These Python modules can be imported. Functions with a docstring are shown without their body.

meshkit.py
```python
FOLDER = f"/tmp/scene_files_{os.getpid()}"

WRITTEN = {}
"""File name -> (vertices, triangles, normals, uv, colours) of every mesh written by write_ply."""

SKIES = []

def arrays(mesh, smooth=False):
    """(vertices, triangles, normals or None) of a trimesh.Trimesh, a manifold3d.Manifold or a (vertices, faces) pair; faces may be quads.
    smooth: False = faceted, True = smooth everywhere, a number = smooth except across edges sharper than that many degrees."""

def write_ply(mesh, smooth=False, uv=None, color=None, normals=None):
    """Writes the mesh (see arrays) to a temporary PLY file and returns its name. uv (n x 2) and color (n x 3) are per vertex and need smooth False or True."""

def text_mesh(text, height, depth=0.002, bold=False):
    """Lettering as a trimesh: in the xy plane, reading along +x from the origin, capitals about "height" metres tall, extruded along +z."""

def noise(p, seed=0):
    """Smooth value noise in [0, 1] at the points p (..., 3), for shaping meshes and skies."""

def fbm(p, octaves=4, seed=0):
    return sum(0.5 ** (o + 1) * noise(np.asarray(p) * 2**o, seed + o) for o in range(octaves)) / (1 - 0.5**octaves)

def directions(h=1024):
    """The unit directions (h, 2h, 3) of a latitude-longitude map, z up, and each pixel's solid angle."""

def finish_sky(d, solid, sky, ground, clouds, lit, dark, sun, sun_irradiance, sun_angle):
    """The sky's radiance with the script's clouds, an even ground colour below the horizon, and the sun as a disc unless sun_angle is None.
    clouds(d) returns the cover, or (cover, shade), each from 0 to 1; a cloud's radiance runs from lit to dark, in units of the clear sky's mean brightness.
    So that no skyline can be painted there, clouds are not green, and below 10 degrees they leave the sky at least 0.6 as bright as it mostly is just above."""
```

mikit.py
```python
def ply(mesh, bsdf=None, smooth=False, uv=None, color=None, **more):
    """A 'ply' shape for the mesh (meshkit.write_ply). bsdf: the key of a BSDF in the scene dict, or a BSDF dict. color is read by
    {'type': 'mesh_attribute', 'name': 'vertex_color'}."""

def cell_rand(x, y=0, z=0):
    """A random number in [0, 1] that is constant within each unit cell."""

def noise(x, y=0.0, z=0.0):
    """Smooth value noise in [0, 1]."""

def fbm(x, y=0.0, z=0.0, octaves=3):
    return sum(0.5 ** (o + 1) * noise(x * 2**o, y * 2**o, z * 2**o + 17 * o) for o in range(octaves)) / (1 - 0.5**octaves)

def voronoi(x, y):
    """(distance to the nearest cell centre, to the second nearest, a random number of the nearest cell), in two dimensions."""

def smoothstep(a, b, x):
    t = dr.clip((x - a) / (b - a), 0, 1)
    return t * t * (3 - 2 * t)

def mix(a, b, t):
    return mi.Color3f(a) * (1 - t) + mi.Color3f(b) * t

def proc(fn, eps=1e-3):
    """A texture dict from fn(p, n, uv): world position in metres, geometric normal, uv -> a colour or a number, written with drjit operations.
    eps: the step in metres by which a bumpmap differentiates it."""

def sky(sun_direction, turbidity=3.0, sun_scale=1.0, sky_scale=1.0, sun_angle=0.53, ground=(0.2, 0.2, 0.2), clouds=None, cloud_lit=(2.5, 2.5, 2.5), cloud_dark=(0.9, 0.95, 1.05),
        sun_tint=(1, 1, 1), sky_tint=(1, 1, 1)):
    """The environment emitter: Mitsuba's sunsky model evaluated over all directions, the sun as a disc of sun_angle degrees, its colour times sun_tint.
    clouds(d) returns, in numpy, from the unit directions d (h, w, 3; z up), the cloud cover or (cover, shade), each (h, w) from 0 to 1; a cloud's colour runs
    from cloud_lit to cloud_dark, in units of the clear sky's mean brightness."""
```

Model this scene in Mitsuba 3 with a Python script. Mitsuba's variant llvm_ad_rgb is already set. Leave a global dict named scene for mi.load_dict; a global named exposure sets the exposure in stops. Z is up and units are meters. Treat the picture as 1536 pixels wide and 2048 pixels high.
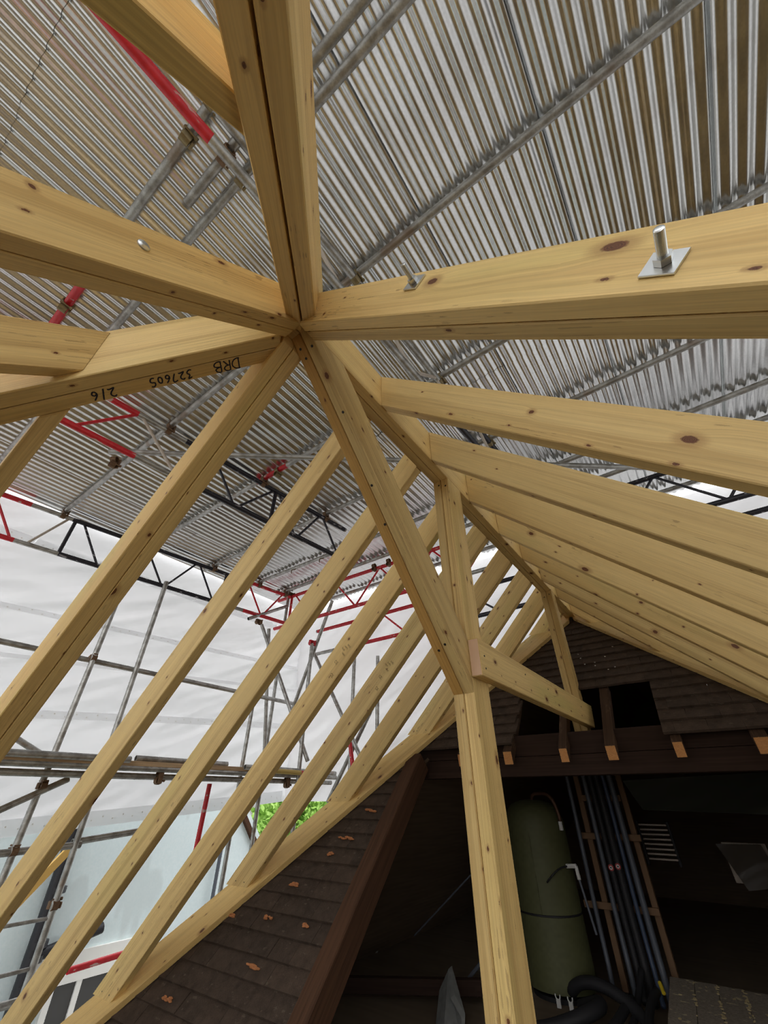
import math, random
import numpy as np, trimesh
import drjit as dr
import mitsuba as mi
import mikit, meshkit
from mikit import noise, fbm, smoothstep, mix, cell_rand, proc

T = mi.ScalarTransform4f
rng = random.Random(7)
scene, labels = {}, {}
PI = math.pi

# ------------------------------------------------------------------ camera
CAM = np.array([0.7525, -0.9497, -1.4426])
FWD = np.array([-0.47864089, 0.6573098, 0.58210543])
DOWN = np.array([-0.34416546, 0.4694669, -0.8131119])
scene['camera'] = {'type': 'perspective', 'fov': 2 * math.degrees(math.atan(768 / 793.83)), 'fov_axis': 'x', 'near_clip': 0.02, 'far_clip': 200.0,
                   'to_world': T().look_at(origin=CAM.tolist(), target=(CAM + FWD).tolist(), up=(-DOWN).tolist())}
# ------------------------------------------------------------------ sky: an even bright overcast
def overcast(d):
    c = np.ones(d.shape[:2])
    return c, 0.25 + 0.25 * meshkit.fbm(d * 2.5, 3, 5)
scene['sky'] = mikit.sky((0.2, -0.5, 0.8), turbidity=4.0, sun_scale=0.0, sky_scale=1.0, ground=(0.2, 0.195, 0.185), clouds=overcast,
                         cloud_lit=(2.5, 2.5, 2.5), cloud_dark=(1.7, 1.72, 1.78))
exposure = 3.22

# ------------------------------------------------------------------ helpers
def numbered(key):
    if key not in labels and not any(k == key or k.startswith(key + '__') for k in USED): return key
    i = 1
    while f'{key}_{i:03d}' in USED: i += 1
    return f'{key}_{i:03d}'
USED = set()
def take(key):
    k = numbered(key) if key in USED else key
    USED.add(k); return k
def thing(name, label, cat, group=None):
    k = take(name); labels[k] = {'label': label, 'category': cat}
    if group: labels[k]['group'] = group
    return k
def structure(name, label):
    k = take(name); labels[k] = {'label': label, 'kind': 'structure'}; return k
def part(parent, name, mesh, mat, smooth=False, uv=None, label=None, kind=None, **more):
    k = take(parent + '__' + name)
    scene[k] = mikit.ply(mesh, 'mat_' + mat, smooth=smooth, uv=uv, **more)
    e = {}
    if label: e['label'] = label
    if kind: e['kind'] = kind
    if e: labels[k] = e
    return k
def whole(key, mesh, mat, smooth=False, uv=None):
    scene[key] = mikit.ply(mesh, 'mat_' + mat, smooth=smooth, uv=uv); return key
def nrm(v): v = np.asarray(v, float); return v / np.linalg.norm(v)
def cat(ms):
    vs, fs, n = [], [], 0
    for m in ms:
        v, f = (m.vertices, m.faces) if hasattr(m, 'vertices') else m
        f = np.asarray(f)
        if f.shape[1] == 4: f = np.vstack([f[:, [0, 1, 2]], f[:, [0, 2, 3]]])
        vs.append(np.asarray(v)); fs.append(f + n); n += len(v)
    return np.vstack(vs), np.vstack(fs)

def bar(p0, d, up, prof, lo, hi, off=None):
    """A straight bar: profile points (a across, b up) swept along d from plane lo to plane hi, each plane (normal, point). Returns mesh, uv in metres."""
    p0, d = np.asarray(p0, float), nrm(d)
    up = nrm(np.asarray(up, float) - d * np.dot(up, d)); ac = np.cross(d, up)
    prof = np.asarray(prof, float); n = len(prof)
    base = p0 + prof[:, :1] * ac + prof[:, 1:] * up
    ends = []
    for (pn, pp) in (lo, hi):
        t = ((np.asarray(pp) - base) @ np.asarray(pn)) / (d @ np.asarray(pn)); ends.append(t)
    o = rng.random() * 7 + 64 * rng.randint(1, 200) if off is None else off
    per = np.r_[0, np.cumsum(np.linalg.norm(np.roll(prof, -1, 0) - prof, axis=1))]; vo = rng.random() * 9
    V, F, U = [], [], []
    for i in range(n):
        j = (i + 1) % n; k = len(V)
        V += [base[i] + d * ends[0][i], base[j] + d * ends[0][j], base[j] + d * ends[1][j], base[i] + d * ends[1][i]]
        U += [(o + ends[0][i], vo + per[i]), (o + ends[0][j], vo + per[i + 1]), (o + ends[1][j], vo + per[i + 1]), (o + ends[1][i], vo + per[i])]
        F += [(k, k + 1, k + 2), (k, k + 2, k + 3)]
    for e in (0, 1):
        k = len(V); t = ends[e]
        V += [base[i] + d * t[i] for i in range(n)]
        U += [(o + 30 + prof[i, 0] * .12, vo + 20 + prof[i, 1]) for i in range(n)]
        for i in range(1, n - 1): F.append((k, k + i, k + i + 1) if e else (k, k + i + 1, k + i))
    V, F = np.array(V), np.array(F)
    # outward orientation
    m = trimesh.Trimesh(V, F, process=False)
    if m.volume < 0: F = F[:, ::-1]
    return (V, F), np.array(U)
def rect(a0, a1, b0, b1, c=.003):
    return [(a0 + c, b0), (a1 - c, b0), (a1, b0 + c), (a1, b1 - c), (a1 - c, b1), (a0 + c, b1), (a0, b1 - c), (a0, b0 + c)]
def beam(parent, name, p0, d, up, prof, lo, hi, mat='wood', label=None):
    m, uv = bar(p0, d, up, prof, lo, hi)
    return part(parent, name, m, mat, uv=uv, label=label)
def whole_beam(key, p0, d, up, prof, lo, hi, mat='wood'):
    m, uv = bar(p0, d, up, prof, lo, hi)
    return whole(key, m, mat, uv=uv)
def box(c, ex, ey, ez, hx, hy, hz, bev=0):
    """A box by centre, axes and half sizes."""
    ex, ey, ez = nrm(ex), nrm(ey), nrm(ez); c = np.asarray(c, float)
    m, _ = bar(c - ey * 0, ex, ez, rect(-hy, hy, -hz, hz, bev) if bev else [(-hy, -hz), (hy, -hz), (hy, hz), (-hy, hz)], (ex, c - ex * hx), (ex, c + ex * hx), off=0)
    return m
def abox(x0, x1, y0, y1, z0, z1, bev=0):
    return box(((x0 + x1) / 2, (y0 + y1) / 2, (z0 + z1) / 2), (1, 0, 0), (0, 1, 0), (0, 0, 1), abs(x1 - x0) / 2, abs(y1 - y0) / 2, abs(z1 - z0) / 2, bev)
def frame(a):
    a = nrm(a); u = nrm(np.cross(a, (0, 0, 1) if abs(a[2]) < .9 else (1, 0, 0))); return a, u, np.cross(a, u)
def tube(p0, p1, r, wall=.004, seg=16):
    """A straight hollow tube with open ends."""
    p0, p1 = np.asarray(p0, float), np.asarray(p1, float); a, u, v = frame(p1 - p0)
    th = np.arange(seg) * 2 * PI / seg; ring = np.cos(th)[:, None] * u + np.sin(th)[:, None] * v
    ri = r - wall; q = min(.25, np.linalg.norm(p1 - p0) * .45)
    rings = [p0 + a * q + ring * ri, p0 + ring * ri, p0 + ring * r, p1 + ring * r, p1 + ring * ri, p1 - a * q + ring * ri]
    V = np.vstack(rings); F = []
    for k in range(5):
        for i in range(seg):
            j = (i + 1) % seg; F.append((k * seg + i, k * seg + j, (k + 1) * seg + j, (k + 1) * seg + i))
    for k, flip in ((0, 1), (5, 0)):   # a plug deep inside
        V = np.vstack([V, V[k * seg:(k + 1) * seg].mean(0)]); c = len(V) - 1
    F = np.array(F); F = np.vstack([F[:, [0, 1, 2]], F[:, [0, 2, 3]]])
    i = np.arange(seg); j = (i + 1) % seg
    F = np.vstack([F, np.stack([j, i, 0 * i + len(V) - 2], 1), np.stack([5 * seg + i, 5 * seg + j, 0 * i + len(V) - 1], 1)])
    m = trimesh.Trimesh(V, F, process=False)
    if m.volume < 0: F = F[:, ::-1]
    return V, F
def rod(p0, p1, r, seg=10):
    p0, p1 = np.asarray(p0, float), np.asarray(p1, float); a, u, v = frame(p1 - p0)
    th = np.arange(seg) * 2 * PI / seg; ring = np.cos(th)[:, None] * u + np.sin(th)[:, None] * v
    V = np.vstack([p0 + ring * r, p1 + ring * r, p0, p1]); F = []
    for i in range(seg):
        j = (i + 1) % seg
        F += [(i, seg + j, j), (i, seg + i, seg + j), (2 * seg, i, j), (2 * seg + 1, seg + j, seg + i)]
    F = np.array(F); m = trimesh.Trimesh(V, F, process=False)
    return V, (F[:, ::-1] if m.volume < 0 else F)
def sweep(pts, r, seg=10):
    """A round hose along a smooth curve through pts."""
    from scipy.interpolate import CubicSpline
    pts = np.asarray(pts, float); t = np.r_[0, np.cumsum(np.linalg.norm(np.diff(pts, axis=0), axis=1))]
    cs = CubicSpline(t, pts); n = max(12, int(t[-1] / .03)); P = cs(np.linspace(0, t[-1], n)); D = np.gradient(P, axis=0)
    u = nrm(np.cross(D[0], (0.3, 0.2, 0.9))); V = []
    th = np.arange(seg) * 2 * PI / seg
    for p, d in zip(P, D):
        d = nrm(d); u = nrm(u - d * (u @ d)); w = np.cross(d, u); V.append(p + r * (np.cos(th)[:, None] * u + np.sin(th)[:, None] * w))
    V = np.vstack(V); F = []
    for k in range(n - 1):
        for i in range(seg):
            j = (i + 1) % seg; F.append((k * seg + i, k * seg + j, (k + 1) * seg + j, (k + 1) * seg + i))
    F = np.array(F); F = np.vstack([F[:, [0, 1, 2]], F[:, [0, 2, 3]]])
    V = np.vstack([V, P[0], P[-1]]); i = np.arange(seg); j = (i + 1) % seg
    F = np.vstack([F, np.stack([j, i, 0 * i + len(V) - 2], 1), np.stack([(n - 1) * seg + i, (n - 1) * seg + j, 0 * i + len(V) - 1], 1)])
    m = trimesh.Trimesh(V, F, process=False)
    return V, (F[:, ::-1] if m.volume < 0 else F)
def lathe(prof, c, seg=32):
    m = trimesh.creation.revolve(np.asarray(prof, float), sections=seg); m.apply_translation(c)
    return m
def lump(c, s, seed, sub=2):
    m = trimesh.creation.icosphere(subdivisions=sub); v = m.vertices
    v = v * (0.65 + 0.7 * meshkit.fbm(v * 1.7 + seed * 3.1, 3, seed))[:, None] * np.asarray(s) + np.asarray(c)
    return v, m.faces

# ------------------------------------------------------------------ materials
def srgb(*c): return [((x / 255) / 12.92 if x / 255 <= .04045 else ((x / 255 + .055) / 1.055) ** 2.4) for x in c]
def plain(key, col, rough=.6, metallic=0.0, spec=.4, **kw):
    scene['mat_' + key] = {'type': 'twosided', 'b': {'type': 'principled', 'base_color': {'type': 'rgb', 'value': list(col)}, 'roughness': rough, 'metallic': metallic, 'specular': spec, **kw}}
def textured(key, fn, rough=.6, metallic=0.0, spec=.4):
    scene['mat_' + key] = {'type': 'twosided', 'b': {'type': 'principled', 'base_color': proc(fn), 'roughness': rough, 'metallic': metallic, 'specular': spec}}

def wood_fn(light, dark, warm, knot_amount=1.0):
    def fn(p, n, uv):
        u, v = mi.Float(uv.x), mi.Float(uv.y)
        tid = dr.floor(u / 64.0)
        r1, r2 = cell_rand(tid, 3), cell_rand(tid, 7)
        # knots: one at most in each cell of the face
        su, sv = 0.23, 0.075
        ci, cj = dr.floor(u / su), dr.floor(v / sv)
        ku = (ci + 0.25 + 0.5 * cell_rand(ci, cj, 1)) * su; kv = (cj + 0.25 + 0.5 * cell_rand(ci, cj, 2)) * sv
        have = cell_rand(ci, cj, 4)
        rad = 0.0028 + 0.0085 * dr.square(cell_rand(ci, cj, 5))
        asp = 1.0 + 1.6 * cell_rand(ci, cj, 6)
        du, dv = (u - ku) / asp, v - kv
        d = dr.sqrt(dr.square(du) + dr.square(dv)) + 0.0015 * (noise(u * 300, v * 300) - 0.5)
        on = dr.select(have > 1.0 - 0.5 * knot_amount, 1.0, 0.0)
        near = on * dr.exp(-dr.square(d / (rad * 2.6)))
        w = v + 0.010 * (fbm(u * 1.3, v * 9, tid) - 0.5) + near * (v - kv) * 0.9
        w = w + 0.006 * (noise(u * 5, v * 22, tid) - 0.5)
        fine = fbm(u * 2.2, w * 240, tid, octaves=2)
        band = noise(u * 0.55, w * 34 + 11, tid)
        wide = noise(u * 0.7, w * 11, tid + 5)
        g = smoothstep(0.35, 0.85, 0.45 * fine + 0.55 * band)
        c = mix(light, dark, 0.75 * g)
        c = mix(c, warm, 0.35 * smoothstep(0.45, 0.9, wide) + 0.4 * smoothstep(0.55, 1.0, r1))
        c = mix(c, mi.Color3f(0.40, 0.36, 0.10), 0.38 * smoothstep(0.5, 0.9, fbm(u * 1.1, v * 7, tid + 2)) * (0.3 + r2))
        c = c * (0.86 + 0.26 * r2) * (0.90 + 0.2 * fbm(u * 9, w * 420, tid + 9, octaves=2))
        # small dark check marks along the grain
        tick = smoothstep(0.84, 0.9, noise(u * 22, w * 260, tid + 3)) * smoothstep(0.6, 0.8, noise(u * 3, v * 14, tid + 8))
        c = mix(c, mi.Color3f(0.20, 0.11, 0.04), 0.45 * tick)
        halo = on * smoothstep(rad * 2.6, rad * 1.0, d)
        c = mix(c, mi.Color3f(0.30, 0.15, 0.05), 0.55 * halo)
        core = on * smoothstep(rad * 1.05, rad * 0.75, d)
        ringk = 0.5 + 0.5 * dr.sin(d * 2600)
        c = mix(c, mix(mi.Color3f(0.17, 0.065, 0.022), mi.Color3f(0.075, 0.026, 0.01), ringk), core)
        return c
    return fn
textured('wood', wood_fn((0.66, 0.475, 0.198), (0.44, 0.282, 0.100), (0.57, 0.375, 0.130)), rough=.55, spec=.3)
textured('wood_amber', wood_fn((0.60, 0.36, 0.11), (0.40, 0.20, 0.05), (0.52, 0.25, 0.05), .7), rough=.55, spec=.3)
def old_wood(p, n, uv):
    u, v = mi.Float(uv.x), mi.Float(uv.y)
    g = fbm(u * 3, v * 160, octaves=3)
    c = mix((0.080, 0.045, 0.026), (0.035, 0.020, 0.013), g)
    return mix(c, (0.13, 0.085, 0.055), 0.5 * smoothstep(0.62, 0.8, fbm(u * 14, v * 40)))
textured('old_wood', old_wood, rough=.85, spec=.2)
def cut_end(p, n, uv):
    g = fbm(p.x * 160, p.y * 160, p.z * 160)
    return mix((0.60, 0.30, 0.11), (0.42, 0.18, 0.06), g)
textured('cut_end', cut_end, rough=.8)
def tile_c(p, n, uv):
    r = cell_rand(dr.floor(uv.x), 3)
    c = mix((0.052, 0.037, 0.028), (0.066, 0.046, 0.034), r)
    c = c * (0.6 + 0.8 * fbm(p.x * 30, p.y * 30, p.z * 30)) * (0.85 + 0.3 * noise(p.x * 240, p.y * 240, p.z * 240))
    return mix(c, (0.125, 0.105, 0.08), 0.5 * smoothstep(0.70, 0.80, fbm(p.x * 40 + 5, p.y * 60, p.z * 60)))
textured('tile', tile_c, rough=.9, spec=.2)
def clay_c(p, n, uv):
    return mix((0.48, 0.20, 0.08), (0.30, 0.12, 0.05), fbm(p.x * 90, p.y * 90, p.z * 90))
textured('clay', clay_c, rough=.95)
def tin_c(p, n, uv):
    a = fbm(p.x * 3, p.y * 0.8, octaves=3); b = noise(p.x * 180, p.y * 120)
    c = mix((0.80, 0.805, 0.80), (0.66, 0.665, 0.66), a) * (0.93 + 0.12 * b)
    return mix(c, (0.42, 0.36, 0.31), 0.15 * smoothstep(0.62, 0.8, fbm(p.x * 1.7 + 8, p.y * 6, octaves=3)))
scene['mat_tin'] = {'type': 'twosided', 'b': {'type': 'principled', 'base_color': proc(tin_c), 'metallic': 1.0, 'roughness': 0.2, 'specular': .5}}
def steel_c(p, n, uv):
    a = fbm(p.x * 22, p.y * 22, p.z * 22); b = noise(p.x * 210, p.y * 210, p.z * 210)
    c = mix((0.46, 0.46, 0.44), (0.27, 0.26, 0.24), smoothstep(0.3, 0.75, a)) * (0.85 + 0.3 * b)
    return mix(c, (0.24, 0.15, 0.09), 0.5 * smoothstep(0.66, 0.8, fbm(p.x * 9 + 4, p.y * 9, p.z * 9)))
scene['mat_steel'] = {'type': 'twosided', 'b': {'type': 'principled', 'base_color': proc(steel_c), 'metallic': 0.75, 'roughness': 0.42, 'specular': .5}}
def red_c(p, n, uv):
    s = smoothstep(0.66, 0.72, fbm(p.x * 30, p.y * 12, p.z * 30, octaves=3))
    return mix(mix((0.60, 0.018, 0.030), (0.45, 0.012, 0.02), noise(p.x * 40, p.y * 40, p.z * 40)), (0.55, 0.42, 0.38), 0.8 * s)
textured('red_paint', red_c, rough=.4, spec=.5)
def black_c(p, n, uv):
    s = smoothstep(0.68, 0.74, fbm(p.x * 34, p.y * 14, p.z * 34, octaves=3))
    return mix((0.014, 0.014, 0.022), (0.35, 0.34, 0.36), 0.7 * s)
textured('black_paint', black_c, rough=.35, spec=.5)
def rust_c(p, n, uv):
    return mix((0.10, 0.055, 0.035), (0.24, 0.15, 0.08), fbm(p.x * 70, p.y * 70, p.z * 70))
textured('rusty', rust_c, rough=.6, metallic=.4)
def brassy_c(p, n, uv):
    return mix((0.36, 0.29, 0.15), (0.16, 0.12, 0.07), fbm(p.x * 70, p.y * 70, p.z * 70))
textured('zinc_yellow', brassy_c, rough=.45, metallic=.7)
plain('bolt_zinc', (0.62, 0.64, 0.64), .28, 1.0)
plain('screw', (0.05, 0.045, 0.04), .45, .8)
scene['mat_sheeting'] = {'type': 'principledthin', 'base_color': {'type': 'rgb', 'value': [0.72, 0.72, 0.725]}, 'roughness': .7, 'diff_trans': 1.05, 'spec_trans': 0.0}
scene['mat_sheet_band'] = {'type': 'principledthin', 'base_color': {'type': 'rgb', 'value': [0.93, 0.94, 0.95]}, 'roughness': .6, 'diff_trans': 1.4, 'spec_trans': 0.0}
def render_c(p, n, uv):
    g = fbm(p.y * 60, p.z * 60, octaves=3)
    c = mix((0.64, 0.755, 0.77), (0.72, 0.81, 0.82), g)
    return mix(c, (0.52, 0.58, 0.58), 0.4 * smoothstep(0.64, 0.72, fbm(p.y * 3, p.z * 1.2, octaves=3)))
textured('render', render_c, rough=.9)
plain('white_paint', srgb(235, 235, 230), .5)
plain('pipe_black', (0.018, 0.018, 0.022), .4)
plain('dark_glass', (0.05, 0.05, 0.05), .08, 0, .6)
plain('plank_orange', srgb(205, 165, 90), .7)
def board_c(p, n, uv):
    u, v = mi.Float(uv.x), mi.Float(uv.y)
    return mix((0.60, 0.43, 0.26), (0.28, 0.18, 0.10), fbm(u * 4, v * 120))
textured('scaffold_board', board_c, rough=.8)
def ground_c(p, n, uv): return mix((0.24, 0.23, 0.21), (0.17, 0.165, 0.15), fbm(p.x * 2, p.y * 2))
textured('paving', ground_c, rough=.9)
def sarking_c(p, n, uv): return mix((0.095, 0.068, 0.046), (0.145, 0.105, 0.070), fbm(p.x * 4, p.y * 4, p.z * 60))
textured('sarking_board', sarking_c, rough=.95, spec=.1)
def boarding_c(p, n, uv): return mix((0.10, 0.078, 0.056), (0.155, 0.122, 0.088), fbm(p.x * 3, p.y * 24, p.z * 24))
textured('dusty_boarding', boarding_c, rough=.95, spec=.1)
def foam_c(p, n, uv): return mix((0.098, 0.102, 0.046), (0.074, 0.078, 0.034), fbm(p.x * 40, p.y * 40, p.z * 40))
textured('green_foam', foam_c, rough=.6, spec=.35)
plain('copper', (0.12, 0.06, 0.035), .5, .4)
plain('hose', (0.016, 0.016, 0.018), .6)
plain('grey_pipe', (0.085, 0.095, 0.115), .45)
plain('blue_pipe', (0.045, 0.065, 0.11), .45)
plain('white_plastic', (0.62, 0.62, 0.60), .4)
plain('yellow_plastic', (0.6, 0.45, 0.03), .4)
plain('slat', (0.34, 0.28, 0.23), .6)
plain('red_tag', (0.35, 0.03, 0.03), .5)
def slate_c(p, n, uv): return mix((0.11, 0.115, 0.11), (0.20, 0.205, 0.195), fbm(p.x * 30, p.y * 30, p.z * 30))
textured('slate', slate_c, rough=.8)
def deck_c(p, n, uv):
    c = mix((0.14, 0.12, 0.094), (0.21, 0.18, 0.145), noise(p.x * 130, p.y * 130))
    return mix(c, (0.42, 0.36, 0.22), 0.6 * smoothstep(0.72, 0.78, fbm(p.x * 26, p.y * 30)))
textured('deck', deck_c, rough=.85)
plain('ink', (0.012, 0.010, 0.02), .6)
plain('stamp_ink', (0.16, 0.10, 0.035), .8)
plain('leaf', (0.16, 0.34, 0.05), .6)
plain('leaf_pale', (0.30, 0.50, 0.10), .6)
plain('bark', (0.10, 0.07, 0.05), .9)
scene['mat_polythene'] = {'type': 'principledthin', 'base_color': {'type': 'rgb', 'value': [0.10, 0.085, 0.07]}, 'roughness': .15, 'diff_trans': 0.5, 'spec_trans': 0.1, 'eta': 1.45}

# ------------------------------------------------------------------ sizes of the new roof
PT = math.radians(44.33); TP = math.tan(PT)
S = 0.4463                       # rafter spacing
H = 0.047                        # ply thickness, and half the double ridge
AY = -0.4513                     # the apex
DR = 0.152                       # common rafter depth
OLD = lambda y, off=0.0: -.606 + 1.018 * (y - 2.631) - off     # top of the valley boards, lying on the old roof
ON = nrm((0, -1.018, 1)); OP = np.array([0, 2.631, -.606])
UPV = np.array([0, 0, 1.0])
EAVE = (UPV, (0, 0, -2.95))

# ---- ground and setting
g = structure('floor_ground', 'paving around the house far below the scaffold')
whole(g, abox(-30, 30, -30, 40, -7.2, -7.0), 'paving')

# ---- temporary tin roof: the ceiling, one corrugated sheet a piece
ceil = structure('ceiling', 'temporary roof of corrugated galvanised sheets above the timber frame')
def corrugated(x0, y0, y1, z, n=9, pitch=.0762, amp=.0095):
    xs = np.linspace(-.019, n * pitch + .171, (n + 2) * 10 + 1); ys = np.linspace(y0, y1, 4)
    prof = amp * np.cos(2 * PI * xs / pitch) + .024 * (xs / (n * pitch) - .5)   # each sheet laps over the next one
    V = np.array([(x0 + x, y, z + a) for y in ys for x, a in zip(xs, prof)]); m = len(xs); F = []
    for r in range(len(ys) - 1):
        for i in range(m - 1): F.append((r * m + i, r * m + i + 1, (r + 1) * m + i + 1, (r + 1) * m + i))
    return V, np.array(F)
SEAM0 = 0.46 * 1.11 + 0.75 * (1 - 1.11)     # a side lap measured in the photograph
W9 = 9 * .0762
for i in range(-8, 7):
    for k, (ya, yb) in enumerate(((-2.3, -1.65), (-1.8, 1.25), (1.1, 3.72))):
        x0, n_ = SEAM0 + .019 + i * W9, 9
        if i == -8: x0, n_ = x0 + 7 * .0762, 2
        jz = rng.uniform(-.002, .002)
        part(ceil, 'corrugated_sheet', corrugated(x0, ya, yb, 1.284 + .0025 * (k % 2) + jz, n_), 'tin', smooth=True)

# ---- sheeting walls
def cloth(p00, p10, p01, p11, nu, nv, amp, seed, n):
    u, v = np.meshgrid(np.linspace(0, 1, nu), np.linspace(0, 1, nv)); u, v = u.ravel()[:, None], v.ravel()[:, None]
    P = (np.array(p00) * (1 - u) + np.array(p10) * u) * (1 - v) + (np.array(p01) * (1 - u) + np.array(p11) * u) * v
    q = P @ np.array([[1, .15, .35], [.15, 1, .55], [-.5, -.45, 1]]).T
    f = meshkit.fbm(q * np.array([.8, .8, 3.2]), 4, seed) - .5 + .5 * (np.abs(meshkit.noise(q * np.array([1.1, 1.1, 7.0]), seed + 9) - .5) - .2)
    P = P + np.array(n) * (amp * f)[:, None]
    F = [(r * nu + i, r * nu + i + 1, (r + 1) * nu + i + 1, (r + 1) * nu + i) for r in range(nv - 1) for i in range(nu - 1)]
    return P, np.array(F)
XL = -4.72
wl = structure('wall_left', 'white translucent scaffold sheeting on the left side')
part(wl, 'sheet', cloth((XL, -4.3, -1.98), (XL, 4.1, -1.50), (XL + .12, -4.3, 1.32), (XL + .12, 4.1, 1.32), 170, 90, .10, 3, (1, 0, 0)), 'sheeting', smooth=True)
def band(y0, z0, y1, z1, w, x=XL + .10, eyes=True, sag=0):
    n = 40; ys = np.linspace(y0, y1, n); t = np.linspace(0, 1, n); zs = z0 + (z1 - z0) * t + sag * 4 * t * (1 - t)
    V = np.vstack([np.stack([0 * ys + x, ys, zs - w / 2], 1), np.stack([0 * ys + x, ys, zs + w / 2], 1)])
    b = part(wl, 'eyelet_band', (V, np.array([(i, i + 1, n + i + 1, n + i) for i in range(n - 1)])), 'sheet_band', label='grey reinforcing band with eyelets')
    if eyes:
        ms = []
        for y in np.arange(y0, y1, .10):
            tt = (y - y0) / (y1 - y0); z = z0 + (z1 - z0) * tt + sag * 4 * tt * (1 - tt)
            ms.append(rod((x + .002, y, z + (.012 if int(y * 10) % 2 else -.012)), (x + .005, y, z + (.012 if int(y * 10) % 2 else -.012)), .007, 8))
        part(b, 'eyelet', cat(ms), 'white_paint', kind='stuff')
band(-1.5, .08, 3.9, .33, .055); band(-1.5, -.42, 3.9, -.02, .04, eyes=False); band(-1.5, -.96, 3.9, -.55, .075, sag=.03)
band(-1.5, -1.80, 3.9, -1.44, .13, sag=-.02); band(-1.5, .86, 3.9, .90, .10)
wf = structure('wall_far', 'white translucent scaffold sheeting beyond the old roof')
YF = 4.05
for (xa, xb, za, zb, nu) in ((XL, -1.46, -1.5, -1.5, 80), (-1.46, -.02, -1.36, .10, 40), (-.02, 1.46, .10, -1.36, 40), (1.46, 4.8, -1.5, -1.5, 80)):
    part(wf, 'sheet', cloth((xa, YF, za), (xb, YF, zb), (xa, YF - .15, 1.3), (xb, YF - .15, 1.3), nu, 60, .09, 5, (0, 1, 0)), 'sheeting', smooth=True)
wr = structure('wall_right', 'unseen white translucent sheeting added on the right to brighten the tin roof')  # out of view; added so its glow brightens the corrugated sheets
part(wr, 'sheet', cloth((4.75, -4.3, -2.0), (4.75, 4.0, -2.0), (4.75, -4.3, 1.3), (4.75, 4.0, 1.3), 60, 30, .08, 8, (1, 0, 0)), 'sheeting', smooth=True)

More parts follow.
